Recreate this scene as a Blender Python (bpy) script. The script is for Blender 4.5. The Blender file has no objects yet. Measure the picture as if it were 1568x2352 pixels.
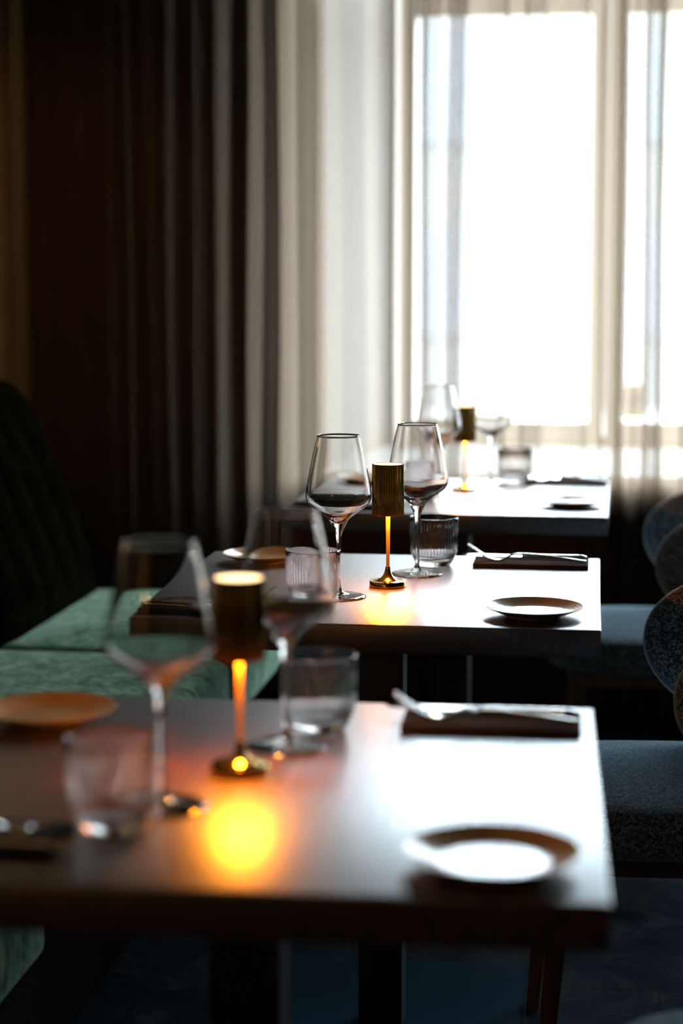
import bpy, bmesh, math, random
from mathutils import Vector, Matrix

S = bpy.context.scene
COL = S.collection
PI = math.pi

# ------------------------------------------------------------------ camera, world, lights, exposure
cam = bpy.data.cameras.new('camera')
camo = bpy.data.objects.new('camera', cam)
COL.objects.link(camo)
S.camera = camo
F_PX = 4350.0                                # focal length in pixels of the 1568 x 2352 frame
cam.sensor_fit = 'VERTICAL'
cam.sensor_height = 36.0
cam.lens = 36.0 * F_PX / 2352.0
PITCH, YAW = math.radians(7.063), math.radians(7.769)
camo.location = (0, 0, 1.248)
camo.rotation_euler = (PI / 2 - PITCH, 0, YAW)
cam.clip_start, cam.clip_end = 0.05, 200
cam.dof.use_dof = True
cam.dof.focus_distance = 2.98
cam.dof.aperture_fstop = 2.2
cam.dof.aperture_blades = 0

W = bpy.data.worlds.new('overcast_sky')
S.world = W
W.use_nodes = True
bg = W.node_tree.nodes['Background']
bg.inputs['Color'].default_value = (0.76, 0.88, 1.0, 1)
# overcast sky: the zenith three times as bright as the horizon
wt = W.node_tree
wtc = wt.nodes.new('ShaderNodeTexCoord')
wsp = wt.nodes.new('ShaderNodeSeparateXYZ')
wmr = wt.nodes.new('ShaderNodeMapRange')
wmr.inputs['From Min'].default_value = 0.0
wmr.inputs['From Max'].default_value = 1.0
wmr.inputs['To Min'].default_value = 40.0
wmr.inputs['To Max'].default_value = 120.0
wt.links.new(wtc.outputs['Generated'], wsp.inputs[0])
wt.links.new(wsp.outputs['Z'], wmr.inputs[0])
wt.links.new(wmr.outputs[0], bg.inputs['Strength'])

def light(name, kind, loc, energy, color, **kw):
    d = bpy.data.lights.new(name, kind)
    d.energy = energy
    d.color = color
    o = bpy.data.objects.new(name, d)
    COL.objects.link(o)
    o.location = loc
    for k, v in kw.items():
        if k == 'rot':
            o.rotation_euler = v
        else:
            setattr(d, k, v)
    return o

# portal across the window recess so the sky is sampled through it
po = light('window_portal', 'AREA', (1.05, 5.96, 1.72), 1, (1, 1, 1), shape='RECTANGLE', size=3.4, size_y=2.05, rot=(-PI / 2, 0, 0))
po.data.cycles.is_portal = True
# warm wall lamp of the room, on the left wall nearer the camera than the picture shows
wl = light('unseen_warm_light', 'SPOT', (-1.38, 4.20, 1.52), 7.5, (1.0, 0.55, 0.18), shadow_soft_size=0.03, spot_size=1.15, spot_blend=0.6)
wl.rotation_euler = Vector((-0.14, 1.05, -0.20)).to_track_quat('-Z', 'Y').to_euler()
# added warm fill spot, unseen overhead behind the camera
light('warm_fill_spot', 'SPOT', (-0.4, -0.6, 3.0), 30.0, (1.0, 0.68, 0.35), spot_size=2.2, spot_blend=0.8, shadow_soft_size=0.05)

# added warm light by the same wall, unseen behind the camera, for reflections
light('unseen_warm_light', 'POINT', (-1.40, -0.9, 1.55), 7.0, (1.0, 0.60, 0.22), shadow_soft_size=0.04)

S.view_settings.view_transform = 'Standard'
S.view_settings.look = 'None'
S.view_settings.gamma = 1.0
S.view_settings.use_curve_mapping = False
S.view_settings.exposure = 0.0
cy = S.cycles
cy.max_bounces = 14
cy.diffuse_bounces = 4
cy.glossy_bounces = 6
cy.transmission_bounces = 12
cy.transparent_max_bounces = 24
cy.caustics_reflective = True
cy.caustics_refractive = True
cy.sample_clamp_indirect = 6.0
cy.sample_clamp_direct = 0.0
cy.blur_glossy = 0.3
cy.use_denoising = True

# ------------------------------------------------------------------ materials
class NT:
    def __init__(s, name):
        s.m = bpy.data.materials.new(name)
        s.m.use_nodes = True
        s.t = s.m.node_tree
        s.p = s.t.nodes['Principled BSDF']
        s.out = s.t.nodes['Material Output']
    def n(s, typ, **kw):
        nd = s.t.nodes.new(typ)
        for k, v in kw.items():
            if k.startswith('i_'):
                key = k[2:].replace('_', ' ')
                nd.inputs[int(key) if key.isdigit() else key].default_value = v
            else:
                setattr(nd, k, v)
        return nd
    def l(s, a, b):
        s.t.links.new(a, b)
    def set(s, **kw):
        for k, v in kw.items():
            s.p.inputs[k.replace('_', ' ')].default_value = v
        return s
    def ramp(s, src, stops):
        r = s.n('ShaderNodeValToRGB')
        e = r.color_ramp.elements
        while len(e) < len(stops):
            e.new(0.5)
        for q, (pos, c) in zip(e, stops):
            q.position = pos
            q.color = (*c, 1) if len(c) == 3 else c
        s.l(src, r.inputs[0])
        return r.outputs[0]
    def coords(s, scale, kind='Object'):
        tc = s.n('ShaderNodeTexCoord')
        mp = s.n('ShaderNodeMapping')
        mp.inputs['Scale'].default_value = scale
        s.l(tc.outputs[kind], mp.inputs[0])
        return mp.outputs[0]
    def noise(s, vec, scale, detail=4, rough=0.5, dist=0.0):
        q = s.n('ShaderNodeTexNoise')
        q.inputs['Scale'].default_value = scale
        q.inputs['Detail'].default_value = detail
        q.inputs['Roughness'].default_value = rough
        q.inputs['Distortion'].default_value = dist
        s.l(vec, q.inputs['Vector'])
        return q.outputs[0]
    def bump(s, h, strength, dist=0.001):
        b = s.n('ShaderNodeBump')
        b.inputs['Strength'].default_value = strength
        b.inputs['Distance'].default_value = dist
        s.l(h, b.inputs['Height'])
        s.l(b.outputs[0], s.p.inputs['Normal'])

def plain(name, col, rough=0.5, metal=0.0, **kw):
    t = NT(name).set(Base_Color=(*col, 1), Roughness=rough, Metallic=metal, **kw)
    return t.m

def mat_wood_table():
    t = NT('dark_oak_tabletop')
    v = t.coords((1, 1, 1))
    # cathedral figure running front to back plus fine open pores
    v2 = t.coords((5.0, 0.45, 5.0))
    nz = t.noise(v2, 2.2, 2, 0.45, 0.12)
    mul = t.n('ShaderNodeMath', operation='MULTIPLY'); mul.inputs[1].default_value = 16.0
    t.l(nz, mul.inputs[0])
    fr = t.n('ShaderNodeMath', operation='PINGPONG'); fr.inputs[1].default_value = 0.5
    t.l(mul.outputs[0], fr.inputs[0])
    v3 = t.coords((260, 9, 260))
    pores = t.noise(v3, 1.0, 3, 0.6)
    mix = t.n('ShaderNodeMix', data_type='FLOAT'); mix.inputs[0].default_value = 0.38
    t.l(fr.outputs[0], mix.inputs[2]); t.l(pores, mix.inputs[3])
    col = t.ramp(mix.outputs[0], [(0.22, (0.020, 0.0055, 0.0022)), (0.45, (0.050, 0.014, 0.006)), (0.62, (0.125, 0.046, 0.024))])
    t.l(col, t.p.inputs['Base Color'])
    rr = t.ramp(mix.outputs[0], [(0.15, (0.48, 0.48, 0.48)), (0.7, (0.40, 0.40, 0.40))])
    t.l(rr, t.p.inputs['Roughness'])
    t.p.inputs['IOR'].default_value = 1.7
    t.p.inputs['Coat Weight'].default_value = 1.0
    t.p.inputs['Coat Roughness'].default_value = 0.32
    t.p.inputs['Coat IOR'].default_value = 1.8
    t.bump(mix.outputs[0], 0.2, 0.0004)
    return t.m

def mat_velvet(name, stops, sheen):
    t = NT(name)
    v = t.coords((1, 1, 1))
    a = t.noise(v, 26, 5, 0.62, 0.4)
    v2 = t.coords((60, 60, 14))
    b = t.noise(v2, 1.0, 4, 0.6)
    mx = t.n('ShaderNodeMix', data_type='FLOAT'); mx.inputs[0].default_value = 0.45
    t.l(a, mx.inputs[2]); t.l(b, mx.inputs[3])
    col = t.ramp(mx.outputs[0], list(zip((0.36, 0.5, 0.62), stops)))
    t.l(col, t.p.inputs['Base Color'])
    t.set(Roughness=0.85)
    t.p.inputs['Sheen Weight'].default_value = sheen
    t.p.inputs['Sheen Roughness'].default_value = 0.22
    t.p.inputs['Sheen Tint'].default_value = (0.55, 0.75, 0.6, 1)
    t.p.inputs['IOR'].default_value = 1.0
    t.bump(mx.outputs[0], 0.5, 0.003)
    return t.m

def mat_tweed():
    t = NT('blue_grey_tweed')
    v = t.coords((1, 1, 1))
    vo = t.n('ShaderNodeTexVoronoi'); vo.inputs['Scale'].default_value = 400; vo.inputs['Randomness'].default_value = 0.75
    t.l(v, vo.inputs['Vector'])
    sep = t.n('ShaderNodeSeparateColor'); t.l(vo.outputs['Color'], sep.inputs[0])
    nz = t.noise(v, 160, 3, 0.6)
    mx = t.n('ShaderNodeMix', data_type='FLOAT'); mx.inputs[0].default_value = 0.35
    t.l(sep.outputs[0], mx.inputs[2]); t.l(nz, mx.inputs[3])
    col = t.ramp(mx.outputs[0], [(0.2, (0.022, 0.028, 0.034)), (0.55, (0.150, 0.190, 0.225)), (0.85, (0.56, 0.60, 0.60))])
    t.l(col, t.p.inputs['Base Color'])
    t.set(Roughness=0.95)
    t.p.inputs['Sheen Weight'].default_value = 1.0
    t.p.inputs['Sheen Roughness'].default_value = 0.3
    t.p.inputs['Sheen Tint'].default_value = (0.50, 0.80, 1.0, 1)
    t.p.inputs['IOR'].default_value = 1.0
    inv = t.n('ShaderNodeMath', operation='SUBTRACT'); inv.inputs[0].default_value = 1.0
    t.l(vo.outputs['Distance'], inv.inputs[1])
    t.bump(inv.outputs[0], 0.9, 0.0025)
    return t.m

def mat_curtain():
    t = NT('sheer_curtain_weave')
    t.t.nodes.remove(t.p)
    tc = t.n('ShaderNodeTexCoord')
    mp = t.n('ShaderNodeMapping'); mp.inputs['Scale'].default_value = (1, 1, 1)
    t.l(tc.outputs['UV'], mp.inputs[0])
    st = t.n('ShaderNodeMapping'); st.inputs['Scale'].default_value = (220, 1.5, 1)
    t.l(tc.outputs['UV'], st.inputs[0])
    a = t.noise(st.outputs[0], 1.0, 3, 0.6)
    fi = t.n('ShaderNodeMapping'); fi.inputs['Scale'].default_value = (160, 320, 1)
    t.l(tc.outputs['UV'], fi.inputs[0])
    b = t.noise(fi.outputs[0], 1.0, 2, 0.5)
    mx = t.n('ShaderNodeMix', data_type='FLOAT'); mx.inputs[0].default_value = 0.4
    t.l(a, mx.inputs[2]); t.l(b, mx.inputs[3])
    dens = t.n('ShaderNodeMapRange')
    dens.inputs['From Min'].default_value = 0.25; dens.inputs['From Max'].default_value = 0.75
    dens.inputs['To Min'].default_value = 0.50; dens.inputs['To Max'].default_value = 0.68
    t.l(mx.outputs[0], dens.inputs[0])
    tr = t.n('ShaderNodeBsdfTransparent')
    df = t.n('ShaderNodeBsdfDiffuse'); df.inputs['Color'].default_value = (0.110, 0.064, 0.030, 1)
    tl = t.n('ShaderNodeBsdfTranslucent'); tl.inputs['Color'].default_value = (0.245, 0.174, 0.120, 1)
    ms = t.n('ShaderNodeMixShader'); ms.inputs[0].default_value = 0.6
    t.l(df.outputs[0], ms.inputs[1]); t.l(tl.outputs[0], ms.inputs[2])
    m2 = t.n('ShaderNodeMixShader')
    t.l(dens.outputs[0], m2.inputs[0]); t.l(tr.outputs[0], m2.inputs[1]); t.l(ms.outputs[0], m2.inputs[2])
    t.l(m2.outputs[0], t.out.inputs[0])
    return t.m

def mat_pane():
    t = NT('window_glass')
    t.t.nodes.remove(t.p)
    tr = t.n('ShaderNodeBsdfTransparent'); tr.inputs[0].default_value = (0.93, 0.97, 0.97, 1)
    gl = t.n('ShaderNodeBsdfGlossy'); gl.inputs['Roughness'].default_value = 0.02
    ms = t.n('ShaderNodeMixShader'); ms.inputs[0].default_value = 0.07
    t.l(tr.outputs[0], ms.inputs[1]); t.l(gl.outputs[0], ms.inputs[2]); t.l(ms.outputs[0], t.out.inputs[0])
    return t.m

def mat_glass(name, tint=(1, 1, 1)):
    t = NT(name).set(Base_Color=(*tint, 1), Roughness=0.0, IOR=1.5)
    t.p.inputs['Transmission Weight'].default_value = 1.0
    return t.m

def mat_emit(name, col, s):
    t = NT(name)
    t.t.nodes.remove(t.p)
    e = t.n('ShaderNodeEmission'); e.inputs[0].default_value = (*col, 1); e.inputs[1].default_value = s
    t.l(e.outputs[0], t.out.inputs[0])
    return t.m

def mat_slate():
    t = NT('slate_floor_tiles')
    v = t.coords((1, 1, 1))
    br = t.n('ShaderNodeTexBrick')
    br.offset = 0.5
    br.inputs['Scale'].default_value = 1.0
    br.inputs['Brick Width'].default_value = 0.9
    br.inputs['Row Height'].default_value = 0.6
    br.inputs['Mortar Size'].default_value = 0.004
    br.inputs['Color1'].default_value = (0.9, 0.9, 0.9, 1); br.inputs['Color2'].default_value = (1.1, 1.1, 1.1, 1)
    br.inputs['Mortar'].default_value = (0.9, 0.55, 0.4, 1)
    mp = t.coords((1, 1, 1))
    mp.node.inputs['Location'].default_value = (0.78, 0.35, 0)
    t.l(mp, br.inputs['Vector'])
    n1 = t.noise(v, 7, 6, 0.65, 0.8)
    c = t.ramp(n1, [(0.3, (0.0020, 0.0042, 0.0066)), (0.52, (0.0055, 0.0105, 0.0160)), (0.70, (0.030, 0.029, 0.032))])
    mm = t.n('ShaderNodeMix', data_type='RGBA', blend_type='MULTIPLY'); mm.inputs[0].default_value = 1.0
    t.l(c, mm.inputs[6]); t.l(br.outputs['Color'], mm.inputs[7])
    t.l(mm.outputs[2], t.p.inputs['Base Color'])
    t.set(Roughness=0.6)
    t.p.inputs['IOR'].default_value = 1.04
    t.bump(n1, 0.5, 0.004)
    return t.m

def mat_plaster(name, col, sc=30, rough=0.9):
    t = NT(name)
    v = t.coords((1, 1, 1))
    n1 = t.noise(v, sc, 4, 0.6)
    c = t.ramp(n1, [(0.3, tuple(x * 0.93 for x in col)), (0.7, col)])
    t.l(c, t.p.inputs['Base Color'])
    t.set(Roughness=rough)
    t.bump(n1, 0.15, 0.002)
    return t.m

def mat_ceramic():
    t = NT('glazed_sand_stoneware')
    v = t.coords((1, 1, 1))
    tc = t.n('ShaderNodeTexCoord')
    ln = t.n('ShaderNodeVectorMath', operation='LENGTH')
    mp = t.n('ShaderNodeMapping'); mp.inputs['Scale'].default_value = (1, 1, 0)
    t.l(tc.outputs['Object'], mp.inputs[0]); t.l(mp.outputs[0], ln.inputs[0])
    mu = t.n('ShaderNodeMath', operation='MULTIPLY'); mu.inputs[1].default_value = 1250
    t.l(ln.outputs['Value'], mu.inputs[0])
    sn = t.n('ShaderNodeMath', operation='SINE'); t.l(mu.outputs[0], sn.inputs[0])
    n1 = t.noise(v, 60, 4, 0.6)
    c = t.ramp(n1, [(0.35, (0.50, 0.33, 0.16)), (0.7, (0.58, 0.40, 0.20))])
    t.l(c, t.p.inputs['Base Color'])
    t.set(Roughness=0.16)
    t.bump(sn.outputs[0], 0.12, 0.0002)
    return t.m

def mat_napkin():
    t = NT('charcoal_linen')
    v = t.coords((1, 1, 1))
    n1 = t.noise(v, 900, 2, 0.5)
    c = t.ramp(n1, [(0.3, (0.006, 0.005, 0.005)), (0.7, (0.018, 0.0145, 0.0145))])
    t.l(c, t.p.inputs['Base Color'])
    t.set(Roughness=0.9)
    t.p.inputs['Sheen Weight'].default_value = 0.1
    t.p.inputs['IOR'].default_value = 1.0
    t.bump(n1, 0.4, 0.0006)
    return t.m

def mat_wood_leg():
    t = NT('walnut_stained_legs')
    v = t.coords((40, 40, 4))
    n1 = t.noise(v, 1.0, 4, 0.6)
    c = t.ramp(n1, [(0.3, (0.10, 0.045, 0.016)), (0.7, (0.20, 0.095, 0.036))])
    t.l(c, t.p.inputs['Base Color'])
    t.set(Roughness=0.45)
    return t.m

M = dict(
    table=mat_wood_table(), velvet=mat_velvet('green_velvet', ((0.020, 0.045, 0.026), (0.120, 0.195, 0.130), (0.25, 0.32, 0.21)), 0.6),
    backvelvet=mat_velvet('shaded_green_velvet', ((0.0010, 0.0012, 0.0004), (0.0026, 0.0028, 0.0008), (0.0050, 0.0050, 0.0014)), 0.0), tweed=mat_tweed(), curtain=mat_curtain(), pane=mat_pane(),  # backrest velvet: green velvet with the shade painted into its dark colour
    glass=mat_glass('clear_crystal'), tumbler=mat_glass('clear_pressed_glass', (1.0, 0.985, 0.985)),
    gold=plain('polished_brass', (0.78, 0.50, 0.13), 0.14, 1.0),
    gold_pole=plain('brushed_brass', (0.80, 0.50, 0.14), 0.5, 1.0),
    gold_shade=plain('brass_shade', (0.62, 0.42, 0.12), 0.13, 1.0),
    steel=plain('polished_cutlery_steel', (0.72, 0.70, 0.67), 0.12, 1.0),
    black=plain('black_powder_coated_steel', (0.010, 0.010, 0.011), 0.45),
    base=plain('dark_grey_steel_plate', (0.006, 0.021, 0.034), 0.7, IOR=1.04),
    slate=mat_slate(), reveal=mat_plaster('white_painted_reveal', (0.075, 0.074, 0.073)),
    wall=mat_plaster('dark_taupe_wall', (0.022, 0.017, 0.013)), wallleft=mat_plaster('ochre_wall', (0.32, 0.19, 0.07)),
    ceil=mat_plaster('dark_ceiling', (0.014, 0.013, 0.011)),
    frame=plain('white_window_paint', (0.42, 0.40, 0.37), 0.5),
    plinth=plain('dark_plinth', (0.008, 0.007, 0.006), 0.8, IOR=1.0),
    plate=mat_ceramic(), napkin=mat_napkin(), leg=mat_wood_leg(),
    piping=plain('pale_tweed_piping', (0.55, 0.58, 0.60), 0.95),
    led=mat_emit('warm_led', (1.0, 0.28, 0.014), 620.0),
    diffuser=mat_emit('warm_diffuser', (1.0, 0.66, 0.32), 4.0),
    facade=mat_plaster('pale_facade', (0.085, 0.087, 0.088), 3), facadewin=plain('facade_window_glass', (0.06, 0.07, 0.085), 0.5),
    paving=mat_plaster('pale_paving', (0.20, 0.20, 0.19), 4),
    yellow=plain('yellow_print', (0.65, 0.52, 0.10), 0.6), ink=plain('dark_blue_print', (0.05, 0.055, 0.09), 0.6), paper=plain('grey_paper', (0.45, 0.42, 0.47), 0.7),
)

# ------------------------------------------------------------------ geometry helpers
def mesh_obj(name, bm, mat, parent=None, smooth=True, angle=None):
    bmesh.ops.recalc_face_normals(bm, faces=bm.faces[:])
    me = bpy.data.meshes.new(name)
    if angle is not None:
        for e in bm.edges:
            if len(e.link_faces) == 2 and e.calc_face_angle(0) > angle:
                e.smooth = False
    for f in bm.faces:
        f.smooth = smooth
    bm.to_mesh(me)
    bm.free()
    if mat is not None:
        me.materials.append(mat)
    o = bpy.data.objects.new(name, me)
    COL.objects.link(o)
    if parent is not None:
        o.parent = parent
    return o

def thing(name, label, cat, loc=(0, 0, 0), rz=0.0, group=None):
    o = bpy.data.objects.new(name, None)
    COL.objects.link(o)
    o.location = loc
    o.rotation_euler = (0, 0, rz)
    return tag(o, label, cat, group)

def tag(o, label, cat, group=None):
    o['label'] = label
    o['category'] = cat
    if group:
        o['group'] = group
    return o

def struct(name, bm, mat, **kw):
    o = mesh_obj(name, bm, mat, smooth=False, **kw)
    o['kind'] = 'structure'
    return o

def dup(root, loc, rz, label, group=None):
    r = root.copy()
    COL.objects.link(r)
    r.location = loc
    r.rotation_euler = (0, 0, rz)
    r['label'] = label
    if group:
        r['group'] = group
    for ch in list(root.children):
        c = ch.copy()
        COL.objects.link(c)
        c.parent = r
        for g in list(ch.children):
            d = g.copy()
            COL.objects.link(d)
            d.parent = c
    return r

def box(bm, x0, x1, y0, y1, z0, z1, bevel=0.0, seg=2):
    r = bmesh.ops.create_cube(bm, size=1.0)
    vs = r['verts']
    for v in vs:
        v.co = Vector(((x0 + x1) / 2 + v.co.x * (x1 - x0), (y0 + y1) / 2 + v.co.y * (y1 - y0), (z0 + z1) / 2 + v.co.z * (z1 - z0)))
    if bevel:
        es = list({e for v in vs for e in v.link_edges})
        bmesh.ops.bevel(bm, geom=es, offset=bevel, segments=seg, profile=0.5, affect='EDGES')
    return bm

def prism(bm, pts, z0, z1):
    a = [bm.verts.new((x, y, z0)) for x, y in pts]
    b = [bm.verts.new((x, y, z1)) for x, y in pts]
    n = len(pts)
    bm.faces.new(a[::-1]); bm.faces.new(b)
    for i in range(n):
        bm.faces.new((a[i], a[(i + 1) % n], b[(i + 1) % n], b[i]))

def lathe(bm, prof, seg=64, rib=None):
    """prof: list of (r, z[, rib amount]); r == 0 makes a pole."""
    rings = []
    for p in prof:
        r, z = p[0], p[1]
        k = p[2] if len(p) > 2 else 0.0
        if r <= 1e-7:
            rings.append([bm.verts.new((0, 0, z))])
        else:
            ring = []
            for i in range(seg):
                a = 2 * PI * i / seg
                rr = r + (k * math.cos(rib * a) if rib else 0.0)
                ring.append(bm.verts.new((rr * math.cos(a), rr * math.sin(a), z)))
            rings.append(ring)
    for A, B in zip(rings, rings[1:]):
        if len(A) == 1 and len(B) == 1:
            continue
        for i in range(seg):
            j = (i + 1) % seg
            if len(A) == 1:
                bm.faces.new((A[0], B[j], B[i]))
            elif len(B) == 1:
                bm.faces.new((A[i], A[j], B[0]))
            else:
                bm.faces.new((A[i], A[j], B[j], B[i]))
    return bm

def catmull(pts, n=6):
    out = []
    P = [pts[0]] + list(pts) + [pts[-1]]
    for i in range(1, len(P) - 2):
        p0, p1, p2, p3 = (Vector(q) for q in P[i - 1:i + 3])
        for k in range(n):
            t = k / n
            out.append(tuple(0.5 * ((2 * p1) + (-p0 + p2) * t + (2 * p0 - 5 * p1 + 4 * p2 - p3) * t * t + (-p0 + 3 * p1 - 3 * p2 + p3) * t ** 3)))
    out.append(tuple(pts[-1]))
    return out

def tube(bm, pts, rad, seg=10, closed=False):
    rings = []
    n = len(pts)
    for i, p in enumerate(pts):
        p = Vector(p)
        a = Vector(pts[(i - 1) % n] if (closed or i > 0) else pts[i])
        b = Vector(pts[(i + 1) % n] if (closed or i < n - 1) else pts[i])
        d = (b - a).normalized()
        u = d.cross(Vector((0.13, 0.31, 0.94))).normalized()
        w = d.cross(u)
        r = rad[i] if isinstance(rad, (list, tuple)) else rad
        rings.append([bm.verts.new(p + (u * math.cos(2 * PI * k / seg) + w * math.sin(2 * PI * k / seg)) * r) for k in range(seg)])
    m = n if closed else n - 1
    for i in range(m):
        A, B = rings[i], rings[(i + 1) % n]
        for k in range(seg):
            bm.faces.new((A[k], A[(k + 1) % seg], B[(k + 1) % seg], B[k]))
    if not closed:
        bm.faces.new(rings[0][::-1]); bm.faces.new(rings[-1])

# ------------------------------------------------------------------ setting: room shell
WY0, WY1 = 5.45, 6.20                         # room face and street face of the window wall
XL, XR, YB, HC = -1.67, 6.5, -6.5, 3.2
OX0, OX1, OZ0, OZ1 = -0.793, 2.85, 0.694, 2.85    # recess opening on the room side
IX0, IX1, IZ0, IZ1 = -0.64, 2.62, 0.716, 2.72     # recess opening at the window

bm = bmesh.new(); box(bm, XL - 0.2, XR + 0.2, YB - 0.2, WY1, -0.2, 0.0); struct('floor', bm, M['slate'])
bm = bmesh.new(); box(bm, XL - 0.2, XR + 0.2, YB - 0.2, WY1, HC, HC + 0.2); struct('ceiling', bm, M['ceil'])
bm = bmesh.new(); box(bm, XL - 0.2, XL, YB - 0.2, WY1, 0, HC); struct('wall_left', bm, M['wallleft'])
bm = bmesh.new(); box(bm, XR, XR + 0.2, YB - 0.2, WY1, 0, HC); struct('wall_right', bm, M['wall'])
bm = bmesh.new(); box(bm, XL, XR, YB - 0.2, YB, 0, HC); struct('wall_front', bm, M['wall'])

# window wall with a splayed, deep recess
bm = bmesh.new()
def quad(*p):
    bm.faces.new([bm.verts.new(q) for q in p])
quad((XL, WY0, 0), (OX0, WY0, 0), (OX0, WY0, HC), (XL, WY0, HC))
quad((OX1, WY0, 0), (XR, WY0, 0), (XR, WY0, HC), (OX1, WY0, HC))
quad((OX0, WY0, 0), (OX1, WY0, 0), (OX1, WY0, OZ0 - 0.04), (OX0, WY0, OZ0 - 0.04))
quad((OX0, WY0, OZ1), (OX1, WY0, OZ1), (OX1, WY0, HC), (OX0, WY0, HC))
# street face
for x0, x1, z0, z1 in ((XL, IX0, 0, HC), (IX1, XR, 0, HC), (IX0, IX1, 0, IZ0 - 0.04), (IX0, IX1, IZ1, HC)):
    quad((x0, WY1, z0), (x1, WY1, z0), (x1, WY1, z1), (x0, WY1, z1))
quad((XL, WY0, 0), (XL, WY1, 0), (XL, WY1, HC), (XL, WY0, HC))
quad((XR, WY0, 0), (XR, WY1, 0), (XR, WY1, HC), (XR, WY0, HC))
struct('wall_back', bm, M['wall'])
bm = bmesh.new()
quad((OX0, WY0, OZ0 - 0.04), (IX0, WY1, OZ0 - 0.04), (IX0, WY1, IZ1), (OX0, WY0, OZ1))
quad((OX1, WY0, OZ0 - 0.04), (IX1, WY1, OZ0 - 0.04), (IX1, WY1, IZ1), (OX1, WY0, OZ1))
quad((OX0, WY0, OZ1), (OX1, WY0, OZ1), (IX1, WY1, IZ1), (IX0, WY1, IZ1))
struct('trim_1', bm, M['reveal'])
# window board, slightly raised towards the glass
bm = bmesh.new()
A = [(OX0 - 0.03, WY0 - 0.112), (OX1 + 0.03, WY0 - 0.112), (OX1, WY0), (IX1, WY1 - 0.02), (IX0, WY1 - 0.02), (OX0, WY0)]
top = [bm.verts.new((x, y, OZ0 + (0 if y < WY0 + 0.01 else 0.029))) for x, y in A]
bot = [bm.verts.new((x, y, OZ0 - 0.04)) for x, y in A]
bm.faces.new(top); bm.faces.new(bot[::-1])
for i in range(6):
    bm.faces.new((bot[i], bot[(i + 1) % 6], top[(i + 1) % 6], top[i]))
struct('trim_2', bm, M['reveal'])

# windows: three lights between mullions
def window(n, x0, x1):
    f = bpy.data.objects.new('window_%d' % n, None); COL.objects.link(f); f['kind'] = 'structure'
    f.location = ((x0 + x1) / 2, 6.05, IZ0)
    h = (x1 - x0) / 2
    b = bmesh.new()
    z0, z1 = 0.0, IZ1 - IZ0
    zz0, zz1, zt = 0.077, z1 - 0.06, 2.058 - IZ0     # glass edges, underside of the transom
    box(b, -h, -h + 0.05, 0.0, 0.07, z0, z1, 0.003); box(b, h - 0.05, h, 0.0, 0.07, z0, z1, 0.003)
    box(b, -h + 0.05, h - 0.05, 0.0, 0.07, z0, zz0, 0.003); box(b, -h + 0.05, h - 0.05, 0.0, 0.07, zz1, z1, 0.003)
    box(b, -h + 0.05, h - 0.05, 0.0, 0.07, zt, zt + 0.085, 0.003)
    box(b, -h - 0.005, h + 0.005, -0.012, 0.0, z0, 0.035, 0.003)
    mesh_obj('window_frame', b, M['frame'], f, smooth=False)
    b = bmesh.new()
    box(b, -h + 0.05, h - 0.05, 0.03, 0.034, zz0, zt)
    mesh_obj('window_pane', b, M['pane'], f, smooth=False)
    b = bmesh.new()
    box(b, -h + 0.05, h - 0.05, 0.03, 0.034, zt + 0.085, zz1)
    mesh_obj('upper_pane', b, M['pane'], f, smooth=False)
window(1, IX0, 0.012)
window(2, 0.014, 0.665)
window(3, 0.667, 1.318)
window(4, 1.320, 1.97)
window(5, 1.972, IX1)

# ------------------------------------------------------------------ outside: street and the pale house opposite
bm = bmesh.new(); box(bm, -30, 30, WY1 + 0.02, 40, -0.6, -0.4)
o = struct('street', bm, M['paving'])
fac = thing('building', 'pale rendered building across the street, seen faintly through the window', 'building', (4.0, 24.0, -0.4))
bm = bmesh.new(); box(bm, -11, 11, 0, 6, 0, 5.2); mesh_obj('facade', bm, M['facade'], fac, smooth=False)
for fz in (0.9, 3.3):
    for k in range(7):
        bm = bmesh.new()
        x = -9.0 + k * 3.0
        box(bm, x - 0.55, x + 0.55, -0.04, 0.0, fz, fz + 1.35)
        mesh_obj('window', bm, M['facadewin'], fac, smooth=False)

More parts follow.
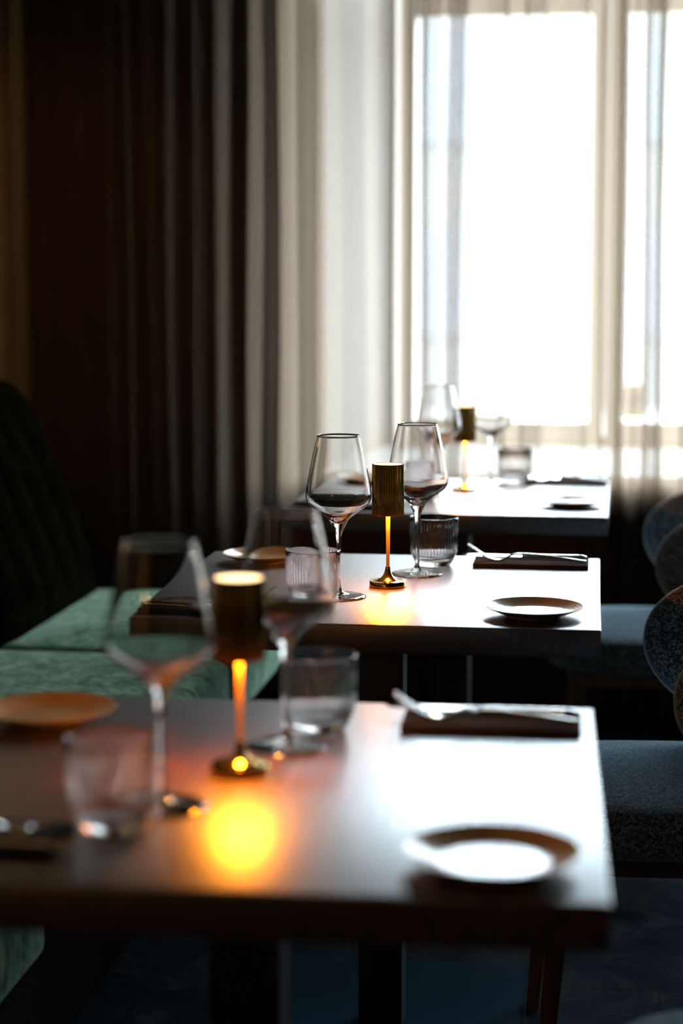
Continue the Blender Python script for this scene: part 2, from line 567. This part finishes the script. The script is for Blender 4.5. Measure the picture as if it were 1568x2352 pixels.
# ------------------------------------------------------------------ sheer curtain in front of the window wall
CURY = 5.295
def curtain():
    rnd = random.Random(7)
    bm = bmesh.new()
    uv = bm.loops.layers.uv.new('UVMap')
    xs, ys, us = [], [], []
    x = -1.64
    folds = []
    while x < 3.2:
        # tight pleats where the cloth is bunched, broad soft ones elsewhere
        if -0.495 < x < -0.483 or -0.462 < x < -0.452 or -0.428 < x < -0.39 or 0.035 < x < 0.06 or 0.114 < x < 0.126 or 0.142 < x < 0.156:
            w = rnd.uniform(0.010, 0.014)
            kind = 2.0
        elif x < -0.80:
            w = rnd.uniform(0.055, 0.11)
            kind = rnd.uniform(0.45, 0.9)
        else:
            w = min(rnd.uniform(0.07, 0.15), min([b - x for b in (-0.494, -0.461, -0.427, 0.036, 0.115, 0.143) if b - x > 0.004] + [9]))
            kind = 0.3 if rnd.random() < 0.5 else 0.95
        folds.append((x, w, kind))
        x += w
    nseg = 22
    path = []
    for fx, w, amp in folds:
        for k in range(nseg):
            ph = k / nseg
            a = 2 * PI * ph
            ov = 0.24 * w * amp                         # S-shaped fold, overlapping itself
            px = fx + w * ph - ov * math.sin(2 * a) * 0.75 - ov * 0.25 * math.sin(a)
            py = CURY + min(0.032, 0.36 * w) * min(amp, 1.6) * math.cos(a)
            path.append((px, py))
    zs = [0.015, 0.35, 0.7, 1.05, 1.4, 1.75, 2.1, 2.45, 2.80, 3.14]
    grid = []
    u = 0.0
    ul = []
    for i, p in enumerate(path):
        if i:
            u += math.hypot(p[0] - path[i - 1][0], p[1] - path[i - 1][1])
        ul.append(u)
    for zi, z in enumerate(zs):
        row = []
        for i, (px, py) in enumerate(path):
            sw = 0.004 * math.sin(px * 9.0 + z * 2.1) + 0.003 * math.sin(px * 31 + z * 3.7)
            row.append(bm.verts.new((px + sw, CURY + (py - CURY) * (0.92 + 0.10 * math.sin(z * 1.7 + px * 5)), z)))
        grid.append(row)
    for j in range(len(zs) - 1):
        for i in range(len(path) - 1):
            f = bm.faces.new((grid[j][i], grid[j][i + 1], grid[j + 1][i + 1], grid[j + 1][i]))
            for lp, (ii, jj) in zip(f.loops, ((i, j), (i + 1, j), (i + 1, j + 1), (i, j + 1))):
                lp[uv].uv = (ul[ii], zs[jj])
    o = mesh_obj('sheer_curtain', bm, M['curtain'])
    tag(o, 'floor-length sheer beige curtain hanging in folds across the window and dark wall', 'curtain')
curtain()

# small printed card behind the second window light
card = thing('window_sticker', 'small yellow-edged printed card stuck low on the right-hand window light', 'sticker', (0.105, 6.074, 0.805))
bm = bmesh.new(); box(bm, -0.03, 0.03, 0, 0.002, 0, 0.105); mesh_obj('card', bm, M['paper'], card, smooth=False)
bm = bmesh.new(); box(bm, -0.03, 0.03, -0.001, 0, 0.002, 0.02); mesh_obj('lower_band', bm, M['yellow'], card, smooth=False)
bm = bmesh.new(); box(bm, -0.03, 0.03, -0.001, 0, 0.092, 0.103); mesh_obj('upper_band', bm, M['yellow'], card, smooth=False)
bm = bmesh.new()
prism(bm, [(-0.014, 0.0), (0.018, 0.004), (0.022, 0.034), (0.004, 0.04), (-0.018, 0.03)], 0, 0.001)
o = mesh_obj('printed_figure', bm, M['ink'], card, smooth=False)
o.location = (0, 0, 0.036); o.rotation_euler = (PI / 2, 0, 0)

# ------------------------------------------------------------------ green velvet banquette
def cushion_bm(x0, x1, y0, y1, z0, z1, rc, dome, nx=22, ny=44):
    """soft seat cushion: rounded plan corners on the +X side, domed top, rounded edges"""
    bm = bmesh.new()
    cx, cy, hx, hy = (x0 + x1) / 2, (y0 + y1) / 2, (x1 - x0) / 2, (y1 - y0) / 2
    def plan(t, k):
        # superellipse-like rounded rectangle outline, k = inset factor
        pts = []
        return pts
    out = []
    def arc(ax, ay, r, a0, a1, n):
        for i in range(n):
            a = a0 + (a1 - a0) * i / n
            out.append((ax + r * math.cos(a), ay + r * math.sin(a)))
    rb = 0.03
    arc(x1 - rc, y0 + rc, rc, -PI / 2, 0, 12)
    for i in range(14): out.append((x1, y0 + rc + (hy * 2 - 2 * rc) * i / 14))
    arc(x1 - rc, y1 - rc, rc, 0, PI / 2, 12)
    for i in range(6): out.append((x1 - rc - (2 * hx - rc - rb) * i / 6, y1))
    arc(x0 + rb, y1 - rb, rb, PI / 2, PI, 5)
    for i in range(14): out.append((x0, y1 - rb - (hy * 2 - 2 * rb) * i / 14))
    arc(x0 + rb, y0 + rb, rb, PI, 1.5 * PI, 5)
    for i in range(6): out.append((x0 + rb + (2 * hx - rc - rb) * i / 6, y0))
    n = len(out)
    rings = []
    er = 0.035
    def ring(inset, z):
        r = []
        for (px, py) in out:
            dx, dy = px - cx, py - cy
            r.append(bm.verts.new((cx + dx * (1 - inset / hx), cy + dy * (1 - inset / hy), z)))
        rings.append(r)
    for k in range(5):
        a = PI / 2 * k / 4
        ring(0.02 * (1 - math.sin(a)), z0 + 0.02 * (1 - math.cos(a)))
    for k in range(1, 8):
        a = PI / 2 * k / 7
        ring(er * (1 - math.cos(a)), z1 - er + er * math.sin(a))
    for q in (0.25, 0.45, 0.65, 0.82, 0.94):
        ring(er + (min(hx, hy) - er) * q, z1 + dome * (1 - (1 - q) ** 2))
    bm.faces.new(rings[0][::-1])
    for A, B in zip(rings, rings[1:]):
        for i in range(n):
            bm.faces.new((A[i], A[(i + 1) % n], B[(i + 1) % n], B[i]))
    bm.faces.new(rings[-1])
    return bm

banq = thing('banquette', 'long green velvet banquette with tufted back running along the left wall', 'banquette', (-1.2, 2.7, 0))
def to_local(bm):
    for v in bm.verts:
        v.co -= Vector((-1.2, 2.7, 0))
    return bm
for (y0, y1) in ((1.15, 2.515), (2.525, 3.855), (3.865, 4.66)):
    mesh_obj('seat_cushion', to_local(cushion_bm(-1.30, -0.755, y0, y1, 0.305, 0.462, 0.055, 0.014)), M['velvet'], banq)
bm = bmesh.new(); box(bm, -1.66, -0.86, 1.17, 4.64, 0.0, 0.30, 0.01); mesh_obj('plinth', to_local(bm), M['plinth'], banq, smooth=False)
# back: padded profile with vertical channels
def back(y0, y1):
    prof = catmull([(-1.26, 0.40), (-1.22, 0.47), (-1.26, 0.58), (-1.305, 0.70), (-1.36, 0.84), (-1.405, 0.93), (-1.455, 0.985), (-1.52, 1.0), (-1.60, 0.995), (-1.655, 0.97)], 5)
    bm = bmesh.new()
    n = int((y1 - y0) / 0.012)
    rows = []
    for i in range(n + 1):
        y = y0 + (y1 - y0) * i / n
        e = min(y - y0, y1 - y)
        er = 0.08
        sh = 0.0 if e > er else er - math.sqrt(max(0, er * er - (er - e) ** 2))
        row = []
        for (px, pz) in prof:
            ch = 0.030 * abs(math.sin(PI * (y - y0) / 0.145 + 0.5 * math.sin(pz * 7))) ** 0.6 * min(1, max(0, (-1.26 - px) / 0.02 + 1.5)) * min(1, (px + 1.66) / 0.2)
            row.append(bm.verts.new((max(-1.66, px - 0.028 + ch - sh * 0.9), y, max(0.36, pz - sh * (0.6 if pz > 0.6 else 0)))))
        rows.append(row)
    for A, B in zip(rows, rows[1:]):
        for k in range(len(A) - 1):
            bm.faces.new((A[k], A[k + 1], B[k + 1], B[k]))
    for R in (rows[0], rows[-1]):
        c = bm.verts.new((-1.66, R[0].co.y, 0.36))
        for k in range(len(R) - 1):
            bm.faces.new((R[k], R[k + 1], c))
    return bm
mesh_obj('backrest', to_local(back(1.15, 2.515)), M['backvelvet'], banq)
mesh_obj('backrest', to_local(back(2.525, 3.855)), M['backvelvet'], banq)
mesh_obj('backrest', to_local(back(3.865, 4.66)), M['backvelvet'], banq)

# ------------------------------------------------------------------ tables
TZ = 0.75
def make_table(label, loc, rz):
    t = thing('dining_table', label, 'table', loc, rz, 'square pedestal tables in a row')
    bm = bmesh.new(); box(bm, -0.35, 0.35, -0.35, 0.35, TZ - 0.042, TZ, 0.0025, 3)
    mesh_obj('tabletop', bm, M['table'], t, smooth=True, angle=0.6)
    bm = bmesh.new(); box(bm, -0.036, 0.036, -0.036, 0.036, 0.010, TZ - 0.050, 0.003)
    mesh_obj('pedestal_post', bm, M['black'], t, smooth=False)
    bm = bmesh.new(); box(bm, -0.23, 0.23, -0.30, 0.30, 0.0, 0.010, 0.002)
    mesh_obj('base_plate', bm, M['base'], t, smooth=False)
    bm = bmesh.new(); box(bm, -0.12, 0.12, -0.12, 0.12, TZ - 0.050, TZ - 0.042)
    mesh_obj('mounting_plate', bm, M['black'], t, smooth=False)
    return t
tm = make_table('middle dark oak table, square top, in sharp focus between two others', (-0.344, 3.026, 0), math.radians(0.2))
tf = dup(tm, (-0.343, 1.822, 0), math.radians(1.4), 'nearest dark oak table, square top out of focus with an orange glow')
tb = dup(tm, (-0.326, 4.330, 0), math.radians(-0.6), 'far dark oak table closest to the curtained window')

# ------------------------------------------------------------------ brass table lamps
def make_lamp(label, loc):
    t = thing('table_lamp', label, 'lamp', loc, 0, 'brass table lamps, one per table')
    bm = bmesh.new()
    lathe(bm, [(0, 0), (0.0285, 0), (0.0298, 0.0012), (0.0298, 0.0088), (0.0288, 0.0100), (0.0175, 0.0104), (0.0165, 0.0112),
               (0.0125, 0.0135), (0.0095, 0.0165), (0.0070, 0.0205), (0.0052, 0.0250), (0.0042, 0.0300), (0.0037, 0.0330), (0, 0.0330)], 72)
    mesh_obj('base', bm, M['gold'], t, angle=0.7)
    bm = bmesh.new()
    lathe(bm, [(0, 0.0325), (0.0028, 0.0325), (0.0030, 0.070), (0.0034, 0.118), (0, 0.118)], 32)
    mesh_obj('pole', bm, M['gold_pole'], t, angle=0.7)
    bm = bmesh.new()
    R, k = 0.0250, 0.0010
    lathe(bm, [(0.0230, 0.1190), (0.0246, 0.1172, k * 0.5), (R, 0.1178, k), (R, 0.150, k), (R, 0.1992, k), (0.0248, 0.2000, k * 0.5), (0.0240, 0.1998), (0.0238, 0.1965), (0.0238, 0.1200)], 400, 40)
    mesh_obj('lamp_shade', bm, M['gold_shade'], t)
    bm = bmesh.new(); lathe(bm, [(0, 0.1993), (0.0238, 0.1993), (0.0238, 0.1960), (0, 0.1960)], 48)
    mesh_obj('top_diffuser', bm, M['diffuser'], t, angle=0.7)
    bm = bmesh.new(); lathe(bm, [(0.0045, 0.1210), (0.0205, 0.1210)], 48)
    mesh_obj('led_ring', bm, M['led'], t)
    bm = bmesh.new(); lathe(bm, [(0, 0.1235), (0.0236, 0.1235), (0.0236, 0.1218), (0, 0.1218)], 48)
    mesh_obj('led_housing', bm, M['gold'], t, angle=0.7)
    return t
lm = make_lamp('small brass lamp with a fluted shade on the middle table', (-0.336, 3.019, TZ))
dup(lm, (-0.355, 1.842, TZ), 0.4, 'blurred brass lamp glowing orange on top, on the nearest table')
dup(lm, (-0.311, 4.416, TZ), 0.9, 'distant brass lamp on the far table in front of the window')

# ------------------------------------------------------------------ wine glasses
def make_wine(label, loc):
    outer = catmull([(0.0432, 0.0016), (0.0405, 0.0034), (0.0300, 0.0046), (0.0160, 0.0062), (0.0075, 0.0092), (0.0042, 0.0150), (0.0032, 0.0260),
                     (0.0029, 0.0500), (0.0031, 0.0780), (0.0040, 0.0930), (0.0062, 0.1035), (0.0108, 0.1130), (0.0170, 0.1240), (0.0300, 0.1340),
                     (0.0425, 0.1430), (0.0495, 0.1515), (0.0517, 0.1605), (0.0506, 0.1710), (0.0450, 0.2020), (0.0395, 0.2285), (0.0336, 0.2545)], 6)
    inner = catmull([(0.0328, 0.2546), (0.0386, 0.2285), (0.0441, 0.2020), (0.0496, 0.1712), (0.0506, 0.1607), (0.0484, 0.1522), (0.0412, 0.1443),
                     (0.0285, 0.1358), (0.0160, 0.1285), (0.0085, 0.1225), (0.0040, 0.1192), (0.0, 0.1182)], 6)
    bm = bmesh.new()
    lathe(bm, [(0.0, 0.0008), (0.020, 0.0006), (0.0410, 0.0004)] + outer + [(0.0333, 0.2550)] + inner[:-1] + [(0, 0.1182)], 80)
    o = mesh_obj('wine_glass', bm, M['glass'])
    o.location = loc
    return tag(o, label, 'wine glass', 'empty wine glasses on the tables')
g0 = make_wine('sharp empty wine glass left of the brass lamp on the middle table', (-0.401, 2.906, TZ))
for loc, lab in (((-0.301, 3.152, TZ), 'empty wine glass behind the brass lamp on the middle table'),
                 ((-0.404, 1.705, TZ), 'blurred wine glass left of the lamp on the nearest table'),
                 ((-0.326, 1.950, TZ), 'blurred wine glass right behind the lamp on the nearest table'),
                 ((-0.362, 4.290, TZ), 'faint wine glass left of the lamp on the far table'),
                 ((-0.259, 4.560, TZ), 'faint wine glass right of the lamp on the far table against the window')):
    c = dup(g0, loc, random.Random(lab).uniform(0, 6), lab)

# ------------------------------------------------------------------ ribbed tumblers
def make_tumbler(label, loc):
    k = 0.0004
    bm = bmesh.new()
    prof = [(0, 0.0015), (0.020, 0.0012), (0.0265, 0.0), (0.0285, 0.0010), (0.0318, 0.0055), (0.0352, 0.0120), (0.0385, 0.0195), (0.0408, 0.0265), (0.0418, 0.0340), (0.0422, 0.050),
            (0.0425, 0.083), (0.0422, 0.0850), (0.0414, 0.0852), (0.0408, 0.0835),
            (0.0406, 0.0785), (0.0400, 0.0765, k), (0.0397, 0.050, k), (0.0392, 0.034, k), (0.0378, 0.0265, k), (0.0350, 0.0200, k), (0.0300, 0.0150, k * 0.7), (0.0200, 0.0120, 0), (0, 0.0110)]
    lathe(bm, prof, 264, 44)
    o = mesh_obj('water_tumbler', bm, M['tumbler'])
    o.location = loc
    return tag(o, label, 'tumbler', 'ribbed water tumblers on the tables')
t0 = make_tumbler('ribbed tumbler in front of the left wine glass on the middle table', (-0.431, 2.836, TZ))
for loc, lab in (((-0.282, 3.256, TZ), 'ribbed tumbler behind the right wine glass on the middle table'),
                 ((-0.432, 1.631, TZ), 'blurred ribbed tumbler at the near left of the nearest table'),
                 ((-0.303, 2.035, TZ), 'blurred ribbed tumbler behind the right glass on the nearest table'),
                 ((-0.395, 4.215, TZ), 'faint tumbler left of the lamp on the far table, hidden behind glasses'),
                 ((-0.203, 4.617, TZ), 'faint tumbler right of the lamp on the far table by the curtain')):
    dup(t0, loc, random.Random(lab).uniform(0, 6), lab)

# ------------------------------------------------------------------ plates
def make_plate(label, loc):
    top = catmull([(0.0755, 0.0165), (0.0735, 0.0163), (0.068, 0.0138), (0.058, 0.0095), (0.049, 0.0066), (0.040, 0.0056), (0.020, 0.0052), (0, 0.0052)], 5)
    bot = catmull([(0.0, 0.0022), (0.034, 0.0022), (0.0365, 0.0002), (0.0405, 0.0002), (0.0425, 0.0030), (0.052, 0.0058), (0.064, 0.0105), (0.073, 0.0142), (0.0755, 0.0165)], 5)
    bm = bmesh.new()
    lathe(bm, bot + top[1:-1] + [(0, 0.0052)], 96)
    o = mesh_obj('bread_plate', bm, M['plate'])
    o.location = loc
    return tag(o, label, 'plate', 'stoneware bread plates on the tables')
p0 = make_plate('sand-coloured bread plate at the near right corner of the middle table', (-0.092, 2.779, TZ))
for loc, lab in (((-0.582, 3.258, TZ), 'bread plate at the far left of the middle table beside the banquette'),
                 ((-0.083, 1.566, TZ), 'large blurred bread plate at the near right corner of the nearest table'),
                 ((-0.611, 2.035, TZ), 'ochre bread plate at the far left of the nearest table'),
                 ((-0.058, 4.150, TZ), 'bread plate at the near right corner of the far table'),
                 ((-0.560, 4.560, TZ), 'bread plate at the far left of the far table')):
    dup(p0, loc, 0.3, lab)

# ------------------------------------------------------------------ napkins, forks and knives
def make_napkin(label, loc):
    bm = bmesh.new()
    w, d = 0.099, 0.047
    # two folded layers with rounded front folds
    for z0, z1, off in ((0.0, 0.0036, 0.0), (0.0036, 0.0075, 0.0015)):
        ring = []
        r = (z1 - z0) / 2
        sec = [(d - off, z0), (d - off, z1)] + [(-d + off + r - r * math.sin(a), z0 + r + r * math.cos(a)) for a in [PI * i / 8 for i in range(9)]]
        rows = []
        for i in range(13):
            x = -w + 2 * w * i / 12
            rows.append([bm.verts.new((x, y, z + (0.0004 * math.sin(x * 60 + y * 40) if z > z0 + r else 0))) for y, z in sec])
        for A, B in zip(rows, rows[1:]):
            n = len(A)
            for q in range(n):
                bm.faces.new((A[q], A[(q + 1) % n], B[(q + 1) % n], B[q]))
        bm.faces.new(rows[0]); bm.faces.new(rows[-1][::-1])
    o = mesh_obj('folded_napkin', bm, M['napkin'], angle=0.9)
    o.location = loc
    return tag(o, label, 'napkin', 'dark folded napkins on the tables')

def strip(bm, spine, width, thick):
    rows = []
    for (x, y, z), w, t in zip(spine, width, thick):
        rows.append([bm.verts.new((x, y + w * a, z + t * b)) for a, b in ((-0.5, 0), (-0.35, 0.5), (0, 0.62), (0.35, 0.5), (0.5, 0), (0.35, -0.5), (0, -0.5), (-0.35, -0.5))])
    for A, B in zip(rows, rows[1:]):
        for q in range(8):
            bm.faces.new((A[q], A[(q + 1) % 8], B[(q + 1) % 8], B[q]))
    bm.faces.new(rows[0][::-1]); bm.faces.new(rows[-1])

def make_fork(label, loc, rz):
    bm = bmesh.new()
    side = catmull([(-0.103, 0, 0.0275), (-0.092, 0, 0.0205), (-0.078, 0, 0.0110), (-0.066, 0, 0.0048), (-0.054, 0, 0.0018), (-0.044, 0, 0.0020), (-0.034, 0, 0.0062), (-0.024, 0, 0.0105),
                    (-0.010, 0, 0.0122), (0.020, 0, 0.0112), (0.060, 0, 0.0072), (0.090, 0, 0.0035), (0.103, 0, 0.0022)], 4)
    body = [p for p in side if p[0] >= -0.064]
    def wid(x):
        pts = [(-0.064, 0.0225), (-0.050, 0.024), (-0.040, 0.019), (-0.030, 0.009), (-0.018, 0.0062), (0.02, 0.0066), (0.07, 0.011), (0.095, 0.0135), (0.101, 0.011), (0.104, 0.006)]
        for (a, b), (c, d) in zip(pts, pts[1:]):
            if x <= c:
                return b + (d - b) * max(0, (x - a)) / (c - a)
        return pts[-1][1]
    def thk(x):
        return 0.0022 if x < -0.035 else 0.0032
    strip(bm, body, [wid(p[0]) for p in body], [thk(p[0]) for p in body])
    tine = [p for p in side if p[0] <= -0.060]
    for k in range(4):
        y = (-1.5 + k) * 0.0062
        n = len(tine)
        sp = [(p[0], y * (0.93 + 0.07 * i / n), p[2]) for i, p in enumerate(tine)]
        strip(bm, sp, [0.0016 + 0.0024 * min(1, i / (n * 0.5)) for i in range(n)], [0.0012 + 0.0010 * min(1, i / (n * 0.5)) for i in range(n)])
    o = mesh_obj('fork', bm, M['steel'])
    o.location = loc
    o.rotation_euler = (0, 0, rz)
    return tag(o, label, 'fork', 'steel forks on the napkins')

def make_knife(label, loc, rz):
    t = thing('table_knife', label, 'knife', loc, rz, 'steel knives on the napkins')
    bm = bmesh.new()
    sp = [(-0.005 + 0.113 * i / 14, 0, 0.0042) for i in range(15)]
    strip(bm, sp, [0.0095 + 0.003 * i / 14 if i < 14 else 0.008 for i in range(15)], [0.0058 + 0.0015 * i / 14 if i < 14 else 0.004 for i in range(15)])
    mesh_obj('handle', bm, M['steel'], t)
    bm = bmesh.new()
    n = 16
    rows = []
    for i in range(n):
        x = -0.112 + 0.109 * i / (n - 1)
        u = i / (n - 1)
        top = 0.0065
        bot = 0.0065 - 0.0185 * min(1, (u * 3.2) ** 0.6) * (1 - 0.25 * u)
        rows.append([bm.verts.new(q) for q in ((x, 0.0065, 0.0032), (x, bot, 0.0028), (x, bot, 0.0034), (x, 0.0065, 0.0050))])
    for A, B in zip(rows, rows[1:]):
        for q in range(4):
            bm.faces.new((A[q], A[(q + 1) % 4], B[(q + 1) % 4], B[q]))
    bm.faces.new(rows[0]); bm.faces.new(rows[-1][::-1])
    mesh_obj('blade', bm, M['steel'], t, angle=0.5)
    return t

NZ = TZ + 0.0079
sets = [  # napkin centre, rotation, labels
    ((-0.114, 3.281), 0.0, 'on the far right of the middle table'),
    ((-0.585, 2.755), PI, 'on the near left of the middle table'),
    ((-0.114, 2.078), 0.02, 'on the far right of the nearest table'),
    ((-0.566, 1.578), PI + 0.02, 'on the near left of the nearest table'),
    ((-0.078, 4.605), 0.0, 'on the far right of the far table'),
    ((-0.560, 4.060), PI, 'on the near left of the far table'),
]
n0 = f0 = k0 = None
for (x, y), rz, where in sets:
    c, s = math.cos(rz), math.sin(rz)
    def off(dx, dy):
        return (x + dx * c - dy * s, y + dx * s + dy * c)
    lab = 'dark folded napkin under cutlery ' + where
    if n0 is None:
        n0 = make_napkin(lab, (x, y, TZ)); n0.rotation_euler = (0, 0, rz)
    else:
        dup(n0, (x, y, TZ), rz, lab)
    fx, fy = off(-0.008, -0.006)
    kx, ky = off(-0.012, 0.028)
    if f0 is None:
        f0 = make_fork('steel fork with raised tines on the napkin ' + where, (fx, fy, NZ), rz - 0.05)
        k0 = make_knife('steel knife on the napkin behind the fork ' + where, (kx, ky, NZ), rz - 0.06)
    else:
        dup(f0, (fx, fy, NZ), rz - 0.05, 'steel fork with raised tines on the napkin ' + where)
        dup(k0, (kx, ky, NZ), rz - 0.06, 'steel knife beside the fork on the napkin ' + where)

# ------------------------------------------------------------------ tub chairs
def make_chair(label, loc, rz):
    t = thing('tub_chair', label, 'chair', loc, rz, 'grey tweed chairs facing the banquette')
    # seat: rounded plan, domed top; local origin at floor under seat centre, front towards -X
    bm = bmesh.new()
    N = 72
    def plan(k, a):
        e = 2.0 / 3.4
        ca, sa = math.cos(a), math.sin(a)
        px = 0.255 * (abs(ca) ** e) * (1 if ca >= 0 else -1)
        py = 0.238 * (abs(sa) ** e) * (1 if sa >= 0 else -1)
        return px * k, py * k
    rings = []
    for k, z in ((0.90, 0.392), (0.955, 0.394), (0.985, 0.402), (1.0, 0.418), (1.0, 0.432), (0.992, 0.446), (0.972, 0.457), (0.93, 0.465), (0.85, 0.471), (0.7, 0.476), (0.5, 0.480), (0.25, 0.482), (0.05, 0.4825)):
        rings.append([bm.verts.new((*plan(k, 2 * PI * i / N), z)) for i in range(N)])
    bm.faces.new(rings[0][::-1]); bm.faces.new(rings[-1])
    for A, B in zip(rings, rings[1:]):
        for i in range(N):
            bm.faces.new((A[i], A[(i + 1) % N], B[(i + 1) % N], B[i]))
    mesh_obj('seat', bm, M['tweed'], t)
    bm = bmesh.new(); box(bm, -0.20, 0.20, -0.19, 0.19, 0.355, 0.393, 0.008)
    mesh_obj('seat_frame', bm, M['leg'], t, smooth=False)
    # wrap-around shell
    path = []
    R = 0.235
    xa, xb = -0.017, 0.14
    La = xb - xa
    Ltot = 2 * La + PI * R
    n = 90
    def plan_pt(s):
        if s < La:
            return Vector((xa + s, -R, 0)), Vector((0, -1, 0))
        if s > La + PI * R:
            q = s - La - PI * R
            return Vector((xb - q, R, 0)), Vector((0, 1, 0))
        a = -PI / 2 + (s - La) / R
        return Vector((xb + R * 0.95 * math.cos(a), R * math.sin(a), 0)), Vector((math.cos(a), math.sin(a), 0))
    bm = bmesh.new()
    rows, edge_t, edge_b = [], [], []
    for i in range(n + 1):
        u = i / n
        s = Ltot * (0.5 - 0.5 * math.cos(PI * u)) if False else Ltot * u
        # cluster samples at the rounded ends
        s = Ltot * (u - math.sin(2 * PI * u) / (2 * PI) * 0.85)
        e = min(s, Ltot - s)
        L = 0.20
        hh = 0.128 * (math.sqrt(max(0, 1 - (1 - e / L) ** 2)) if e < L else 1.0) + 0.001
        mid = 0.640 - 0.010 * min(1, e / 0.1) + 0.03 * min(1, max(0, e - 0.1) / 0.3)
        p, nr = plan_pt(s)
        th = 0.024 * min(1, 0.35 + e / 0.05)
        row = []
        K = 20
        for q in range(K):
            a = 2 * PI * q / K
            ex = 2.0 / 3.2
            cz = abs(math.sin(a)) ** ex * (1 if math.sin(a) >= 0 else -1)
            cn = abs(math.cos(a)) ** (2.0 / 2.4) * (1 if math.cos(a) >= 0 else -1)
            row.append(bm.verts.new(p + nr * (cn * th + 0.04 * cz * hh) + Vector((0, 0, mid + cz * hh))))
        rows.append(row)
        edge_t.append(p + nr * (0.04 * hh) + Vector((0, 0, mid + hh + 0.0005)))
        edge_b.append(p + nr * (-0.04 * hh) + Vector((0, 0, mid - hh - 0.0005)))
    for A, B in zip(rows, rows[1:]):
        for q in range(len(A)):
            bm.faces.new((A[q], A[(q + 1) % len(A)], B[(q + 1) % len(A)], B[q]))
    bm.faces.new(rows[0][::-1]); bm.faces.new(rows[-1])
    sh = mesh_obj('backrest', bm, M['tweed'], t)
    bm = bmesh.new()
    tube(bm, [tuple(v) for v in edge_t + edge_b[::-1]], 0.0024, 8, closed=True)
    mesh_obj('piping', bm, M['piping'], sh)
    for sx, sy in ((-1, -1), (-1, 1), (1, -1), (1, 1)):
        bm = bmesh.new()
        if sx < 0:
            tube(bm, [(-0.20, sy * 0.185, 0.0), (-0.17, sy * 0.165, 0.37)], [0.011, 0.019], 20)
        else:
            tube(bm, [(0.26, sy * 0.20, 0.0), (0.20, sy * 0.17, 0.37)], [0.011, 0.018], 20)
        mesh_obj('leg', bm, M['leg'], t, angle=0.9)
    return t
CX = 0.115
c0 = make_chair('grey tweed tub chair drawn up to the middle table', (CX, 2.97, 0), math.radians(4.1))
dup(c0, (0.135, 4.30, 0), 0.03, 'grey tweed tub chair at the far table, nearest the curtain')
dup(c0, (0.255, 1.785, 0), 0.0, 'tweed chair at the nearest table, only a seat corner in view')
